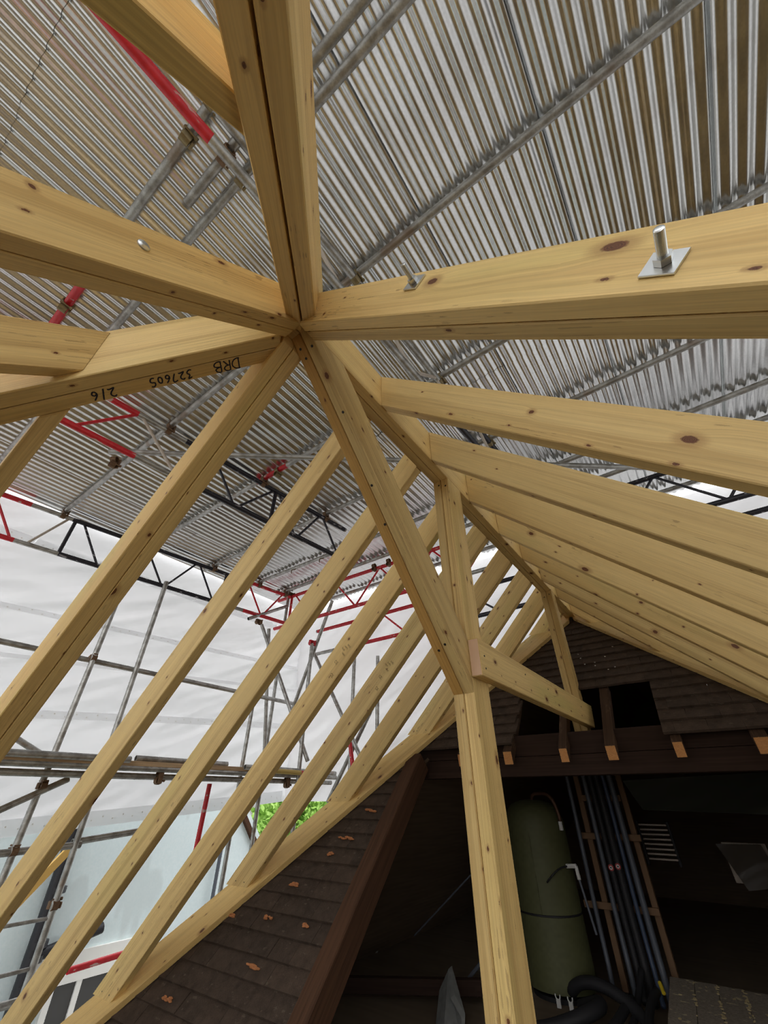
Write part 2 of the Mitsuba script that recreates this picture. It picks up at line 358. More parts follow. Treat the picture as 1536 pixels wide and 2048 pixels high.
# ------------------------------------------------------------------ new timber frame
SIDE = {'L': 'left', 'R': 'right'}
ORD = ['first', 'second', 'third', 'fourth', 'fifth', 'sixth', 'seventh', 'eighth']
PP = lambda n, p: (np.asarray(n, float), np.asarray(p, float))
rd = thing('ridge_beam', 'doubled timber ridge beam running from the apex back to the old roof', 'beam')
for s in (-1, 1):
    beam(rd, 'ply', (s * H / 2, 0, 0), (0, 1, 0), UPV, rect(-H / 2 + .0012, H / 2 - .0012, 0, .214), PP((0, 1, 0), (0, AY - H, 0)), PP(ON, (0, 3.3, OLD(3.3))), 'wood')
# common rafters
def rafter(side, k, y, extra=''):
    sg = 1 if side == 'R' else -1
    key = thing('common_rafter', f'{ORD[k]} single rafter back from the apex on the {SIDE[side]} slope{extra}', 'rafter', f'{SIDE[side]} slope rafters')
    d = np.array([sg * math.cos(PT), 0, -math.sin(PT)])
    jy = rng.uniform(-.003, .003)
    foot = PP(ON, OP + ON * .0) if k >= 2 else PP(UPV, (0, 0, -2.95))
    beam(key, 'timber', (sg * H, y + H / 2 + jy, 0), d, UPV, rect(-H / 2, H / 2, 0, DR), PP((1, 0, 0), (sg * (H + .0015), 0, 0)), foot)
    return key, d, y + jy
RAF = {}
for k in range(8):
    y = k * S - (0.0 if k < 4 else (k - 3) * .008)
    for side in 'LR':
        RAF[side, k] = rafter(side, k, y)
# doubled members at the hip end
def doubled(name, label, az, slope, P, depth, lo, hi, mats=('wood', 'wood'), cat_='rafter', gap=.0012, w=H):
    key = thing(name, label, cat_)
    a = math.radians(az); sl = math.radians(slope)
    d = np.array([math.cos(a) * math.cos(sl), math.sin(a) * math.cos(sl), -math.sin(sl)])
    P = np.asarray(P, float)
    ps = []
    for s, m in zip((-1, 1), mats):
        ps.append(beam(key, 'ply', P, d, UPV, rect(min(0, s * w) + gap * (s > 0), max(0, s * w) - gap * (s < 0), 0, depth), lo, hi, m))
    return key, d, P, ps
low = PP(UPV, (0, 0, -2.95))
HS = math.degrees(math.atan(TP * math.sqrt(.5)))
def hipcut(az, dist): a = math.radians(az); n = np.array([math.cos(a), math.sin(a), 0]); return PP(n, np.array([0, AY, 0]) + n * dist)
r2 = math.sqrt(.5)
E_ = doubled('trimmer_rafter', 'doubled rafter from the apex down the left slope, below the lettered hip', 180, 44.33, (0, AY + .006, 0), .136, PP((1, 0, 0), (-H, 0, 0)), low, w=.0495)
Cc = doubled('trimmer_rafter', 'doubled rafter on the right carrying two bolts with square plate washers', 0, 44.33, (0, AY - .015, 0), .143, PP((1, 0, 0), (H, 0, 0)), low, w=.0445)
A_ = doubled('crown_rafter', 'doubled rafter at the upper left with a round bolt head on its broad face', 270, 44.33, (.013, AY, 0), .151, PP((0, 1, 0), (0, AY - H - .001, 0)), low, w=.0455)
B_ = doubled('hip_rafter', 'doubled hip rafter rising to the top edge with an open joint between its plies', 315, HS, (.007 * r2, AY + .007 * r2, 0), .225, hipcut(315, .035), low, gap=.0035, w=.0515)
D_ = doubled('hip_rafter', 'doubled hip rafter on the left with handwritten marker figures on its underside', 225, HS, (-.0285 * r2, AY + .0285 * r2, 0), .212, hipcut(225, .075), low, w=.0505)
# jack rafters on the hips
jk = thing('jack_rafter', 'short rafter cut against the upper side of the lettered hip, at the left edge', 'rafter', None)
dj = np.array([0, -math.cos(PT), -math.sin(PT)])
beam(jk, 'timber', (-.438, AY - H, 0.0), dj, UPV, rect(-H / 2, H / 2, 0, DR), PP((r2, -r2, 0), np.array([0, AY, 0]) + np.array([r2, -r2, 0]) * .0235), low)
jk2 = thing('jack_rafter', 'short rafter joining the left side of the upright hip, near the top left', 'rafter', None)
beam(jk2, 'timber', (.450, AY - H, 0.0), dj, UPV, rect(-H / 2, H / 2, 0, DR), PP((-r2, -r2, 0), np.array([0, AY, 0]) + np.array([-r2, -r2, 0]) * .0456), low)
jk3 = thing('jack_rafter', 'short rafter going down from the underside edge of the lettered hip', 'rafter', None)
beam(jk3, 'timber', (-H, -.887, 0.0), (-math.cos(PT), 0, -math.sin(PT)), UPV, rect(-H / 2, H / 2, 0, DR), PP((-r2, r2, 0), np.array([0, AY, 0]) + np.array([-r2, r2, 0]) * .0800), low)
# posts, strut and beam under the ridge
YP, DP, Y2 = 0.622, 0.153, 2.459
po = thing('main_post', 'doubled timber post in the foreground rising from the attic floor to the ridge', 'post')
for s in (-1, 1):
    beam(po, 'ply', (s * H / 2, YP + DP / 2, 0), (0, 0, 1), (0, 1, 0), rect(-H / 2 + .001, H / 2 - .001, -DP / 2, DP / 2, .004), PP(UPV, (0, 0, -2.64)), PP(UPV, (0, 0, -.001)))
p2 = thing('short_post', 'short doubled post under the far end of the ridge, standing on the dark purlin', 'post')
for s in (-1, 1):
    beam(p2, 'ply', (s * H / 2, Y2 + .048, 0), (0, 0, 1), (0, 1, 0), rect(-H / 2 + .001, H / 2 - .001, -.048, .048), PP(UPV, (0, 0, -1.085)), PP(UPV, (0, 0, -.001)))
st = thing('raking_strut', 'doubled sloping strut from the apex down to the foreground post', 'strut')
sd = nrm((0, .622 + .4513 - .03, -1.068 + 0.0))
for s, m in ((-1, 'wood_amber'), (1, 'wood')):
    beam(st, 'ply', (s * H / 2, AY + .005, -.018), sd, UPV, rect(-H / 2 + .001, H / 2 - .001, 0, .147), PP(UPV, (0, 0, -.001)), PP((0, 1, 0), (0, YP - .001, 0)), m)
cb = thing('side_beam', 'horizontal beam with a pale sawn end, bolted beside the foreground post', 'beam')
beam(cb, 'timber', (1.5 * H, 0, -1.0538), (0, 1, 0), UPV, rect(-H / 2 + .0005, H / 2, 0, .1495), PP((0, 1, 0), (0, YP - .004, 0)), PP(nrm((0, 1, -.45)), (0, 2.475, -1.05)))
plain('sawn_end', (0.66, 0.44, 0.29), .8)
part(cb, 'sawn_end', abox(H + .003, 2 * H - .003, YP - .0055, YP - .0042, -1.05, -.908), 'sawn_end', label='pale pinkish sawn end')
# valley boards
vA = np.array([-2.471, .901, -2.368]); vd = np.array([0.58969599, 0.56582033, 0.57628638])
vl = thing('valley_board', 'long board lying on the dark tiles under the feet of the left rafters', 'board')
beam(vl, 'timber', vA, vd, ON, rect(-.155, .052, -.036, 0), PP(UPV, (0, 0, -2.75)), PP((1, 0, 0), (-.02, 0, 0)))
rA = np.array([.086, 3.156, OLD(3.156)]); rdir = np.array([0.5958048, -0.56291141, -0.57284149])
vr = thing('valley_board', 'long board on the old roof under the feet of the right rafters', 'board')
beam(vr, 'timber', rA, rdir, ON, rect(-.18, .0, -.036, 0), PP((1, 0, 0), (.02, 0, 0)), PP(UPV, (0, 0, -2.75)))

# ---- fixings
def bolt(parent, c, n, with_plate):
    c, n = np.asarray(c, float), nrm(n); a, u, v = frame(n)
    b = part(parent, 'plate_washer', box(c + n * .0025, np.array((math.cos(.775), 0, -math.sin(.775))), np.cross(n, np.array((math.cos(.775), 0, -math.sin(.775)))), n, .0235, .0235, .0020, .0012), 'bolt_zinc', label='square zinc plate washer')
    nut = trimesh.creation.cylinder(radius=.0125, height=.011, sections=6)
    M = np.eye(4); M[:3, 0], M[:3, 1], M[:3, 2], M[:3, 3] = u, v, n, c + n * .0105; nut.apply_transform(M)
    part(b, 'nut', nut, 'bolt_zinc')
    # threaded rod as a finely ribbed lathe
    L = .052; zs = np.linspace(0, L, 105); rr = .0064 + .0006 * np.where(np.arange(105) % 4 < 2, 1, -1); rr[-1] = .0045
    pr = np.vstack([[0, 0], np.stack([rr, zs], 1), [0, L]]); m = trimesh.creation.revolve(pr, sections=16); M[:3, 3] = c + n * .004; m.apply_transform(M)
    part(b, 'threaded_rod', m, 'bolt_zinc', smooth=40)
yc = AY - .015 - .0445 - .0005
def onC(x): return yc
bolt(Cc[0], (.532, onC(.526), -.378), (0, -1, 0), True)
bolt(Cc[0], (.924, onC(.928), -.832), (0, -1, 0), True)
hd = lathe([(0, 0), (.0145, 0), (.0135, .003), (.008, .0062), (0, .0072)], (0, 0, 0), 24)
M = np.eye(4); M[:3, :3] = np.array([[0, 0, 1], [1, 0, 0], [0, 1, 0]]); M[:3, 3] = (.013 + .0455 + .0005, -.964, -.380); hd.apply_transform(M)
part(A_[0], 'bolt_head', hd, 'bolt_zinc', smooth=40, label='round zinc bolt head')
def screw(parent, c, n, r=.0055):
    c, n = np.asarray(c, float), nrm(n); part(parent, 'screw', rod(c - n * .001, c + n * .0012, r, 10), 'screw')
sn = nrm(np.cross(sd, (1, 0, 0))); sn = sn if sn[1] < 0 else -sn
sb = np.array([0, AY + .005, -.018])
for a_, t_ in ((.026, .045), (-.020, .070), (-.026, .028), (-.020, 1.33), (.016, 1.31), (.03, .32), (.012, .62), (-.006, .78)):
    screw(st, sb + sd * t_ + np.array([a_, 0, 0]) + sn * .0003, sn, .0052)
for (x, z) in ((-.012, -.03), (.028, -.05)): screw(po, (x, YP - .0003, z), (0, -1, 0), .005)
for (x, z) in ((-.022, -.05), (.022, -.035)): screw(p2, (x, Y2 - .0003, z), (0, -1, 0), .005)
for (y, z) in ((.66, -.97), (.66, -1.02), (1.15, -.95), (1.5, -.96)): screw(cb, (2 * H + .0002, y, z), (1, 0, 0), .004)
for k in range(2, 7):
    key, d, y = RAF['L', k]; yf = k * S - (0.0 if k < 4 else (k - 3) * .008)
    # two nails near the foot of each left rafter
    t = 0
    for b_ in (.04, .10):
        up = nrm(np.cross((0, 1, 0), d)); up = up if up[2] > 0 else -up
        q = np.array([-H, y - .0004, 0]); q = q + up * b_
        tt = ((OP - q) @ ON) / (d @ ON); screw(key, q + d * (tt - .035), (0, -1, 0), .003)

# ---- handwriting on the left hip: strokes of black marker on the underside
GL = {'D': [[(0, 0), (0, 1)], [(-.1, 1), (.35, .95), (.6, .6), (.5, .2), (.2, 0), (-.08, 0)]],
      'R': [[(0, 0), (0, 1)], [(0, 1), (.45, .95), (.5, .65), (.05, .5)], [(.15, .5), (.55, 0)]],
      'B': [[(0, 0), (0, 1)], [(0, 1), (.4, .92), (.42, .62), (.05, .52), (.5, .42), (.5, .08), (-.05, 0)]],
      '3': [[(0, .95), (.4, 1), (.2, .6), (.45, .35), (.3, .02), (-.05, .05)]], '2': [[(0, .85), (.25, 1), (.45, .75), (.3, .4), (0, .02), (.3, .08), (.55, 0)]],
      '7': [[(0, .95), (.5, 1), (.2, 0)]], '6': [[(.4, 1), (.1, .6), (0, .25), (.2, 0), (.42, .2), (.3, .45), (.05, .3)]],
      '0': [[(.22, .85), (.02, .5), (.1, .1), (.35, .1), (.45, .5), (.22, .85)]], '5': [[(.5, 1), (.1, .98), (.05, .6), (.4, .5), (.42, .12), (0, .02)]],
      '/': [[(.45, 1.15), (.1, -.15)]]}
def write(parent, text, P, rdir_, udir, n, h, w):
    ms = []; x = 0
    for ch in text:
        for stroke in GL[ch]:
            from scipy.interpolate import CubicSpline
            q = np.array(stroke, float)
            if len(q) > 2: q = CubicSpline(np.arange(len(q)), q)(np.linspace(0, len(q) - 1, len(q) * 5))
            pts = P + np.outer(x + q[:, 0] * h, rdir_) + np.outer(q[:, 1] * h, udir)
            tn = np.gradient(pts, axis=0); sdv = np.cross(tn, n); sdv /= np.linalg.norm(sdv, axis=1)[:, None]
            m = len(pts); a, b = pts + sdv * w, pts - sdv * w
            V = np.vstack([a, b, a + n * .0006, b + n * .0006]); F = []
            for i in range(m - 1):
                F += [(2 * m + i, 2 * m + i + 1, 3 * m + i + 1, 3 * m + i), (i, i + 1, 2 * m + i + 1, 2 * m + i), (m + i, m + i + 1, 3 * m + i + 1, 3 * m + i)]
            ms.append((V, np.array(F)))
        x += h * .82
    return part(parent, 'handwriting', cat(ms), 'ink', label='black marker handwriting')
dD = D_[1]; hz = nrm((-dD[1], dD[0], 0)); nD = np.cross(dD, hz); nD = nD if nD[2] < 0 else -nD
upt = hz if hz @ np.array([-r2, r2, 0]) > 0 else -hz
def onD(t, s): return D_[2] + dD * t + upt * s + nD * .0004
for tx, t, s in (('DRB', .258, .005), ('327605', .428, .010), ('2/6', .668, .010)):
    hh = {'DRB': .040, '327605': .029, '2/6': .031}[tx]
    write(D_[0], tx, onD(t, s), dD, upt, nD, hh, .0021)
# ---- grading stamps on two left rafters
def stamp(key_d_y, tdist, b0):
    key, d, y = key_d_y
    up = nrm(np.cross((0, 1, 0), d)); up = up if up[2] > 0 else -up
    o = np.array([-H, y - .0002, 0])
    ms = []
    def put(txt, h, along, b):
        m = meshkit.text_mesh(txt, h, .0005)
        # letters run across the rafter, tops towards the ridge
        R = np.stack([-up, -d, np.array([0, -1.0, 0])], 1)
        if np.linalg.det(R) < 0: R = np.stack([up, -d, np.array([0, -1.0, 0])], 1); b = b - 0
        v = np.asarray(m.vertices) @ R.T + o + d * along + up * b; ms.append((v, m.faces))
    put('CE', .018, tdist + .17, b0); put('CE', .018, tdist + .10, b0 + .03); 
    for i in range(4): put('HHII', .010, tdist + .02 * i - .03, b0 + .02 + .012 * (i % 3))
    part(key, 'grading_stamp', cat(ms), 'stamp_ink', label='faded printed grading stamp')
stamp(RAF['L', 2], 1.10, .055); stamp(RAF['L', 3], 1.10, .055)

# ------------------------------------------------------------------ old roof
roof = structure('tiled_roof', 'old dark tiled roof slope that the new frame runs into')
plainT = []
def tile_at(x, y, w, jit):
    c = np.array([x, y, OLD(y, .062)]); sl = nrm((0, 1, 1.018)); ex = nrm((1, jit * .02, 0)); n = nrm(ON + np.array([jit * .012, 0, 0])); 
    nn = nrm(n + sl * .14)          # the tail kicked up where it laps the course below
    sy = nrm(np.cross(nn, ex))
    return box(c + sy * .07 + n * rng.uniform(0, .004), ex, sy, nn, w / 2, .085, .0075)
def tile_uv(m): return np.stack([np.full(len(m[0]), rng.randint(0, 500) + .5), np.zeros(len(m[0]))], 1)
def valley_x(y, side): return (-1.19 + (y - 2.04) * 1.127 - .16) if side < 0 else (.086 - (y - 3.156) * 1.058 + .13)
row = 0
for y in np.arange(.42, 3.30, .07):
    row += 1
    off = .0825 * (row % 2)
    for j in range(-18, 12):
        xc = j * .165 + off; w = .1642
        xl, xr = xc - w / 2, xc + w / 2
        lim_l, lim_r = valley_x(y, -1), valley_x(y, 1)
        if y < 2.17: xr = min(xr, -1.232 + rng.uniform(-.004, .004)); lim_r = -1.232
        xl = max(xl, lim_l); xr = min(xr, lim_r)
        if y > 2.17 and y < 2.46:
            if xl < .515 and xr > -.39:
                if xc < 0: xr = min(xr, -.392)
                else: xl = max(xl, .515)
        if xr - xl < .035: continue
        m = tile_at((xl + xr) / 2, y, xr - xl, rng.uniform(-1, 1))
        part(roof, 'tile', m, 'tile', uv=tile_uv(m))
# broken clay edges and lumps of mortar left on the tiles
for (x, y, sx) in ((-1.36, 1.787, .035), (-1.45, 1.646, .045), (-1.66, 1.43, .050), (-1.72, 1.30, .02), (-2.06, 1.28, .04), (-1.42, 1.30, .016), (-1.62, 1.15, .035), (-2.1, 1.0, .03), (-1.5, 1.57, .015), (-1.75, 1.72, .012)):
    ms = []
    for q in range(7):
        f_ = rng.uniform(-1, 1); yy = y - .010 + rng.uniform(-.006, .004)
        ms.append(lump((x + f_ * sx * 1.3, yy, OLD(yy, .046)), (rng.uniform(.2, .45) * sx + .006, rng.uniform(.005, .010), rng.uniform(.004, .007)), int(x * -1000) + q, 2))
    part(roof, 'broken_clay', cat(ms), 'clay', smooth=40, label='orange broken clay edge')
for i in range(9):
    x, y = rng.uniform(.05, .36), rng.uniform(2.62, 2.84)
    part(roof, 'mortar_crumb', lump((x, y, OLD(y, .044)), (.006, .005, .004), i, 1), 'white_plastic', smooth=True)
# rafters of the old roof: stubs with fresh cut ends, and the trimmer beside the tiles
sl = nrm((0, -1, -1.018))
def stub(x, w, ytop, label, yend=2.140, tone='old_wood'):
    k = thing('old_rafter', label, 'rafter', None)
    P = np.array([x, 2.6, OLD(2.6, .085)])
    beam(k, 'timber', P, sl, UPV, rect(-w / 2, w / 2, -.064, 0), PP(sl, (0, ytop, OLD(ytop, .085))), PP(nrm((0, 1, .15)), (0, yend, OLD(yend, .085))), tone)
    e = nrm((0, -1, -.15)); ez = nrm(np.cross(e, (1, 0, 0)));
    c = np.array([x, yend, OLD(yend, .085)]) + e * .0015
    dn = ez if ez[2] < 0 else -ez
    L = .064 / abs(dn @ np.array(ON)) 
    part(k, 'cut_end', box(c + dn * (L / 2), (1, 0, 0), dn, e, w / 2 - .002, L / 2 - .003, .0012), 'cut_end', label='freshly sawn orange end')
for x, w, yt, lb in ((-.448, .062, 2.5, 'sawn-off old rafter stub just right of the foreground post'), (-.072, .052, 2.55, 'sawn-off old rafter below the tip of the side beam'),
                     (.212, .060, 2.55, 'longest exposed old rafter, crossing the square hole in the tiles'), (.566, .052, 2.5, 'sawn-off old rafter stub right of the square hole'),
                     (.945, .066, 2.5, 'sawn-off old rafter stub at the right edge of the picture'), (-.80, .06, 2.5, 'old rafter stub half hidden behind the foreground post')):
    stub(x, w, yt, lb)
tr = thing('old_rafter', 'long reddish old rafter along the cut edge of the tiles at lower left', 'rafter', None)
beam(tr, 'timber', (-1.178, 1.5, OLD(1.5, .07)), sl, UPV, rect(-.055, .055, -.12, .03, .006), PP(sl, (0, 2.12, OLD(2.12, .07))), PP(UPV, (0, 0, -2.64)), 'old_red')
def old_red(p, n, uv):
    u, v = mi.Float(uv.x), mi.Float(uv.y)
    return mix((0.095, 0.046, 0.024), (0.045, 0.022, 0.013), fbm(u * 4, v * 90, octaves=3))
textured('old_red', old_red, rough=.85, spec=.2)
pu = thing('purlin', 'dark horizontal purlin of two stacked timbers under the old rafters', 'beam')
beam(pu, 'lower_timber', (0, 2.33, -1.335), (1, 0, 0), UPV, rect(-.07, .085, 0, .114, .002), PP((1, 0, 0), (-1.35, 0, 0)), PP((1, 0, 0), (2.6, 0, 0)), 'old_purlin')
beam(pu, 'upper_timber', (0, 2.33, -1.220), (1, 0, 0), UPV, rect(-.19, .085, .001, .128, .002), PP((1, 0, 0), (-1.35, 0, 0)), PP((1, 0, 0), (2.6, 0, 0)), 'old_purlin')
def old_purlin(p, n, uv):
    u, v = mi.Float(uv.x), mi.Float(uv.y)
    return mix((0.046, 0.027, 0.020), (0.027, 0.016, 0.012), fbm(u * 3, v * 110, octaves=3))
textured('old_purlin', old_purlin, rough=.9, spec=.15)

# ---- the attic: back slope, end walls and floor that keep it dark
at = structure('floor', 'dusty attic floor of boards')
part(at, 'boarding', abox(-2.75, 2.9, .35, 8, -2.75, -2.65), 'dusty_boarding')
part(at, 'boarding', abox(-3.0, 3.0, -4.2, .345, -2.76, -2.66), 'dusty_boarding')  # out-of-view floor stretch, added to cut light reaching timber undersides from below
def slab(pts, t, n):
    """A flat polygon given thickness t along -n."""
    V = np.array(pts, float); m = len(V); V = np.vstack([V, V - nrm(n) * t])
    F = [(0, i, i + 1) for i in range(1, m - 1)] + [(m, m + i + 1, m + i) for i in range(1, m - 1)] + [t_ for i in range(m) for t_ in ((i, m + i, (i + 1) % m), ((i + 1) % m, m + i, m + (i + 1) % m))]
    F = np.array(F); q = trimesh.Trimesh(V, F, process=False)
    return V, (F[:, ::-1] if q.volume < 0 else F)
wb = structure('wall_back', 'boarded inner sides of the old hipped roof around the attic')
zl = lambda x: -.606 + (x + .668) * 1.018 - .10
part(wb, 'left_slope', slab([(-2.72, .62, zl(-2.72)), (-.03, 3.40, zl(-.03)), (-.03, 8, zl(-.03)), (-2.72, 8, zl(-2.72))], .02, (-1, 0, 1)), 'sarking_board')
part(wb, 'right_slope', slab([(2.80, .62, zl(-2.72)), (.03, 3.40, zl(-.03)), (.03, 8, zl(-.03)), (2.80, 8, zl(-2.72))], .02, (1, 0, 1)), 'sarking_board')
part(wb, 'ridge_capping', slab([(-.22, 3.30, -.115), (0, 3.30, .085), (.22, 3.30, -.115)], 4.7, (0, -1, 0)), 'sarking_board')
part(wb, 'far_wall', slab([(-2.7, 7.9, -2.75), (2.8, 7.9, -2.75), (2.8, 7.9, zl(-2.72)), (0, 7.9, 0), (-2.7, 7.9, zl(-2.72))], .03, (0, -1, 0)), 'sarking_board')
# end of the attic shell
# ------------------------------------------------------------------ attic contents
tk = thing('water_cylinder', 'green foam-covered hot water cylinder standing behind the foreground post', 'water cylinder')
tc = (-.825, 3.50, -2.62)
part(tk, 'foam_body', lathe([(0, 0.02), (.248, .02), (.251, .05), (.249, .42), (.2465, .425), (.249, .43), (.250, .92), (.246, 1.0), (.225, 1.07), (.175, 1.12), (.09, 1.147), (0, 1.155)], tc, 48), 'green_foam', smooth=30)
part(tk, 'base', lathe([(0, 0), (.215, 0), (.215, .025), (0, .025)], (tc[0], tc[1], tc[2] - .03), 40), 'hose')
part(tk, 'strap', lathe([(.2485, .415), (.2515, .418), (.2515, .426), (.2485, .429)], tc, 48), 'hose')
part(tk, 'seam', abox(tc[0] + .02, tc[0] + .026, tc[1] - .2515, tc[1] - .245, tc[2] + .43, tc[2] + .95), 'green_foam')
part(tk, 'outlet_pipe', sweep([(-.79, 3.44, -1.47), (-.77, 3.43, -1.435), (-.70, 3.42, -1.425), (-.62, 3.4, -1.44), (-.585, 3.4, -1.49), (-.565, 3.40, -1.64)], .014), 'copper', smooth=True, label='bent copper outlet pipe')
v = part(tk, 'valve', rod((-.565, 3.40, -1.68), (-.565, 3.40, -1.62), .016, 12), 'white_plastic', label='white plastic valve')
v2 = part(tk, 'valve', cat([rod((-.58, 3.38, -1.905), (-.50, 3.38, -1.90), .015, 12), rod((-.505, 3.38, -1.90), (-.50, 3.38, -1.98), .014, 12)]), 'white_plastic', label='white plastic elbow valve')
part(v2, 'tail_pipe', rod((-.50, 3.38, -1.98), (-.46, 3.38, -2.28), .009, 10), 'grey_pipe')
part(tk, 'cable', sweep([(-.72, 3.26, -2.0), (-.66, 3.26, -1.95), (-.62, 3.3, -1.92), (-.57, 3.36, -1.905)], .006), 'hose')
fr = thing('batten_rack', 'tall wooden rack of battens carrying insulated pipes in the dark attic', 'frame')
for x in (-.445, -.080):
    beam(fr, 'upright', (x, 3.78, 0), (0, 0, 1), (0, 1, 0), rect(-.022, .022, -.02, .02), PP(UPV, (0, 0, -2.64)), PP(UPV, (0, 0, -1.15)), 'old_board')
for (x0, x1, z) in ((-.52, -.03, -1.728), (-.60, -.05, -2.168), (-.42, -.1, -1.46)):
    beam(fr, 'crosspiece', (0, 3.72, z), (1, 0, 0), UPV, rect(-.010, .010, -.022, .022), PP((1, 0, 0), (x0, 0, 0)), PP((1, 0, 0), (x1, 0, 0)), 'old_board')
plain('old_board', (0.165, 0.095, 0.05), .8)
for (x, r, m, z0, lb) in ((-.50, .013, 'grey_pipe', -2.52, 'grey pipe left of the wooden frame uprights'), (-.355, .014, 'grey_pipe', -2.50, 'thin grey pipe next to the left upright'), (-.30, .018, 'hose', -2.5, 'black insulated pipe with a red and white tag'),
                      (-.245, .022, 'hose', -2.5, 'thickest black insulated pipe in the middle of the frame'), (-.19, .012, 'blue_pipe', -2.5, 'blue pipe beside the thick black pipe'), (-.135, .017, 'grey_pipe', -2.52, 'grey insulated pipe next to the right upright')):
    k = thing('attic_pipe', lb, 'pipe')
    pts = [(x, 3.66, -1.2), (x, 3.66, -1.9), (x, 3.655, -2.3), (x + .01, 3.62, z0), (x + .03, 3.52, -2.61)]
    part(k, 'run', sweep(pts, r * 1.3), m, smooth=True)
    if 'tag' in lb:
        for dx in (0.0, .055):
            t_ = part(k, 'tag', rod((x + dx, 3.638, -1.92 + dx * .2), (x + dx, 3.632, -1.92 + dx * .2), .021, 20), 'red_tag', label='round red and white tag')
            part(t_, 'tag_face', rod((x + dx, 3.632, -1.92 + dx * .2), (x + dx, 3.630, -1.92 + dx * .2), .012, 16), 'white_plastic'); part(t_, 'tag_hole', rod((x + dx, 3.631, -1.92 + dx * .2), (x + dx, 3.6285, -1.92 + dx * .2), .006, 12), 'hose')
lv = thing('slatted_rack', 'stack of thin pale slats on black rails in the dark attic', 'rack')
for i in range(8):
    z = -1.652 - i * .033; x = -.075 + i * .001
    part(lv, 'slat', abox(x, x + .215, 4.06, 4.09, z - .007, z + .004), 'slat')
for x in (-.09, .15): part(lv, 'rail', rod((x, 4.1, -1.63), (x, 4.1, -1.93), .012), 'hose')
sk = thing('polythene_wrap', 'crumpled reflective polythene-wrapped board at the right edge of the attic', 'wrapped board')
part(sk, 'wrap', cloth((.44, 4.3, -1.78), (.75, 4.3, -1.77), (.55, 4.25, -2.06), (.80, 4.25, -2.02), 24, 24, .05, 12, (0, 1, 0)), 'polythene', smooth=True)
part(sk, 'board', box((.63, 4.37, -1.9), (1, 0, 0), (0, 1, 0), (0, 0, 1), .15, .01, .13), 'slat')
tp = thing('tarpaulin', 'dark green folded tarpaulin hanging under the purlin on the right', 'tarpaulin')
part(tp, 'cloth', cloth((.15, 2.6, -1.36), (1.9, 2.6, -1.30), (.2, 2.75, -1.52), (1.9, 2.75, -1.56), 60, 14, .12, 14, (0, 1, 0)), 'tarp', smooth=True)
plain('tarp', (0.012, 0.014, 0.010), .4)
for i, (pts, r, lb) in enumerate((([(-.70, 3.30, -2.58), (-.55, 3.25, -2.50), (-.35, 3.2, -2.52), (-.15, 3.0, -2.60)], .035, 'thick black hose looping in front of the cylinder base'),
                   ([(-.62, 3.22, -2.62), (-.45, 3.05, -2.55), (-.62, 2.85, -2.60), (-.8, 2.7, -2.62)], .04, 'fat black hose curling towards the foreground post'),
                   ([(-.30, 3.3, -2.55), (-.33, 3.05, -2.57), (-.40, 2.8, -2.61), (-.55, 2.6, -2.62)], .026, 'middle black hose lying across the floor'),
                   ([(-.14, 3.35, -2.5), (-.17, 3.1, -2.55), (-.12, 2.8, -2.60), (.0, 2.5, -2.62)], .024, 'black hose nearest the deck board'),
                   ([(-.24, 3.5, -2.45), (-.27, 3.2, -2.58), (-.27, 2.9, -2.60), (-.3, 2.6, -2.62)], .020, 'thin black hose under the pipe frame'))):
    k = thing('hose', lb, 'hose'); whole(k, sweep(pts, r), 'hose', smooth=True)
for x, lb in ((-.775, 'left white pipe clip at the foot of the green cylinder'), (-.690, 'right white pipe clip at the foot of the green cylinder')):
    k = thing('pipe_clip', lb, 'clip')
    th = np.linspace(PI * .9, PI * 2.1, 14); pts = [(x + .016 * math.cos(t), 3.22, -2.59 + .020 * math.sin(t)) for t in th]
    whole(k, cat([sweep([(p[0], p[1], p[2]) for p in pts], .0045, 8), abox(x - .014, x + .014, 3.215, 3.225, -2.648, -2.607)]), 'white_plastic', smooth=30)
dk = thing('deck_board', 'grooved chipboard deck at the lower right corner', 'board')
for i, (xa, xb) in enumerate(((-.03, .108), (.112, .235), (.239, .375), (.379, .6), (.604, 1.1))):
    part(dk, 'plank', box(((xa + xb) / 2 + .02, 2.90, -2.462), nrm((1, .09, 0)), nrm((-.09, 1, 0)), UPV, (xb - xa) / 2, .60, .011, .002), 'deck')
crumbs = []
for i in range(120):
    j = rng.choice((.11, .237, .237, .377, .377, None)); t = rng.uniform(-.58, .58)
    x = (j if j is not None else rng.uniform(0, .5)) + .02 + rng.gauss(0, .004) - .09 * t
    crumbs.append(lump((x, 2.90 + t, -2.4495), (rng.uniform(.004, .012), rng.uniform(.005, .016), .003), i, 1))
part(dk, 'sawdust', cat(crumbs), 'sawdust', kind='stuff', label='yellowish sawdust crumbs in the joints')
plain('sawdust', (0.34, 0.27, 0.15), .9)
sp = thing('slate_shard', 'pointed grey slate shard leaning near the foot of the foreground post', 'slate')
V = np.array([(-1.30, 2.62, -2.42), (-1.20, 2.45, -2.50), (-1.115, 2.42, -2.56), (-1.10, 2.36, -2.64), (-1.21, 2.34, -2.65), (-1.33, 2.46, -2.64), (-1.36, 2.58, -2.52)])
Vb = V + np.array([.012, .03, .012])
n7 = len(V); F = [(0, i, i + 1) for i in range(1, n7 - 1)] + [(n7, n7 + i + 1, n7 + i) for i in range(1, n7 - 1)]
for i in range(n7): j = (i + 1) % n7; F += [(i, n7 + j, j), (i, n7 + i, n7 + j)]
whole(sp, (np.vstack([V, Vb]), np.array(F)), 'slate')
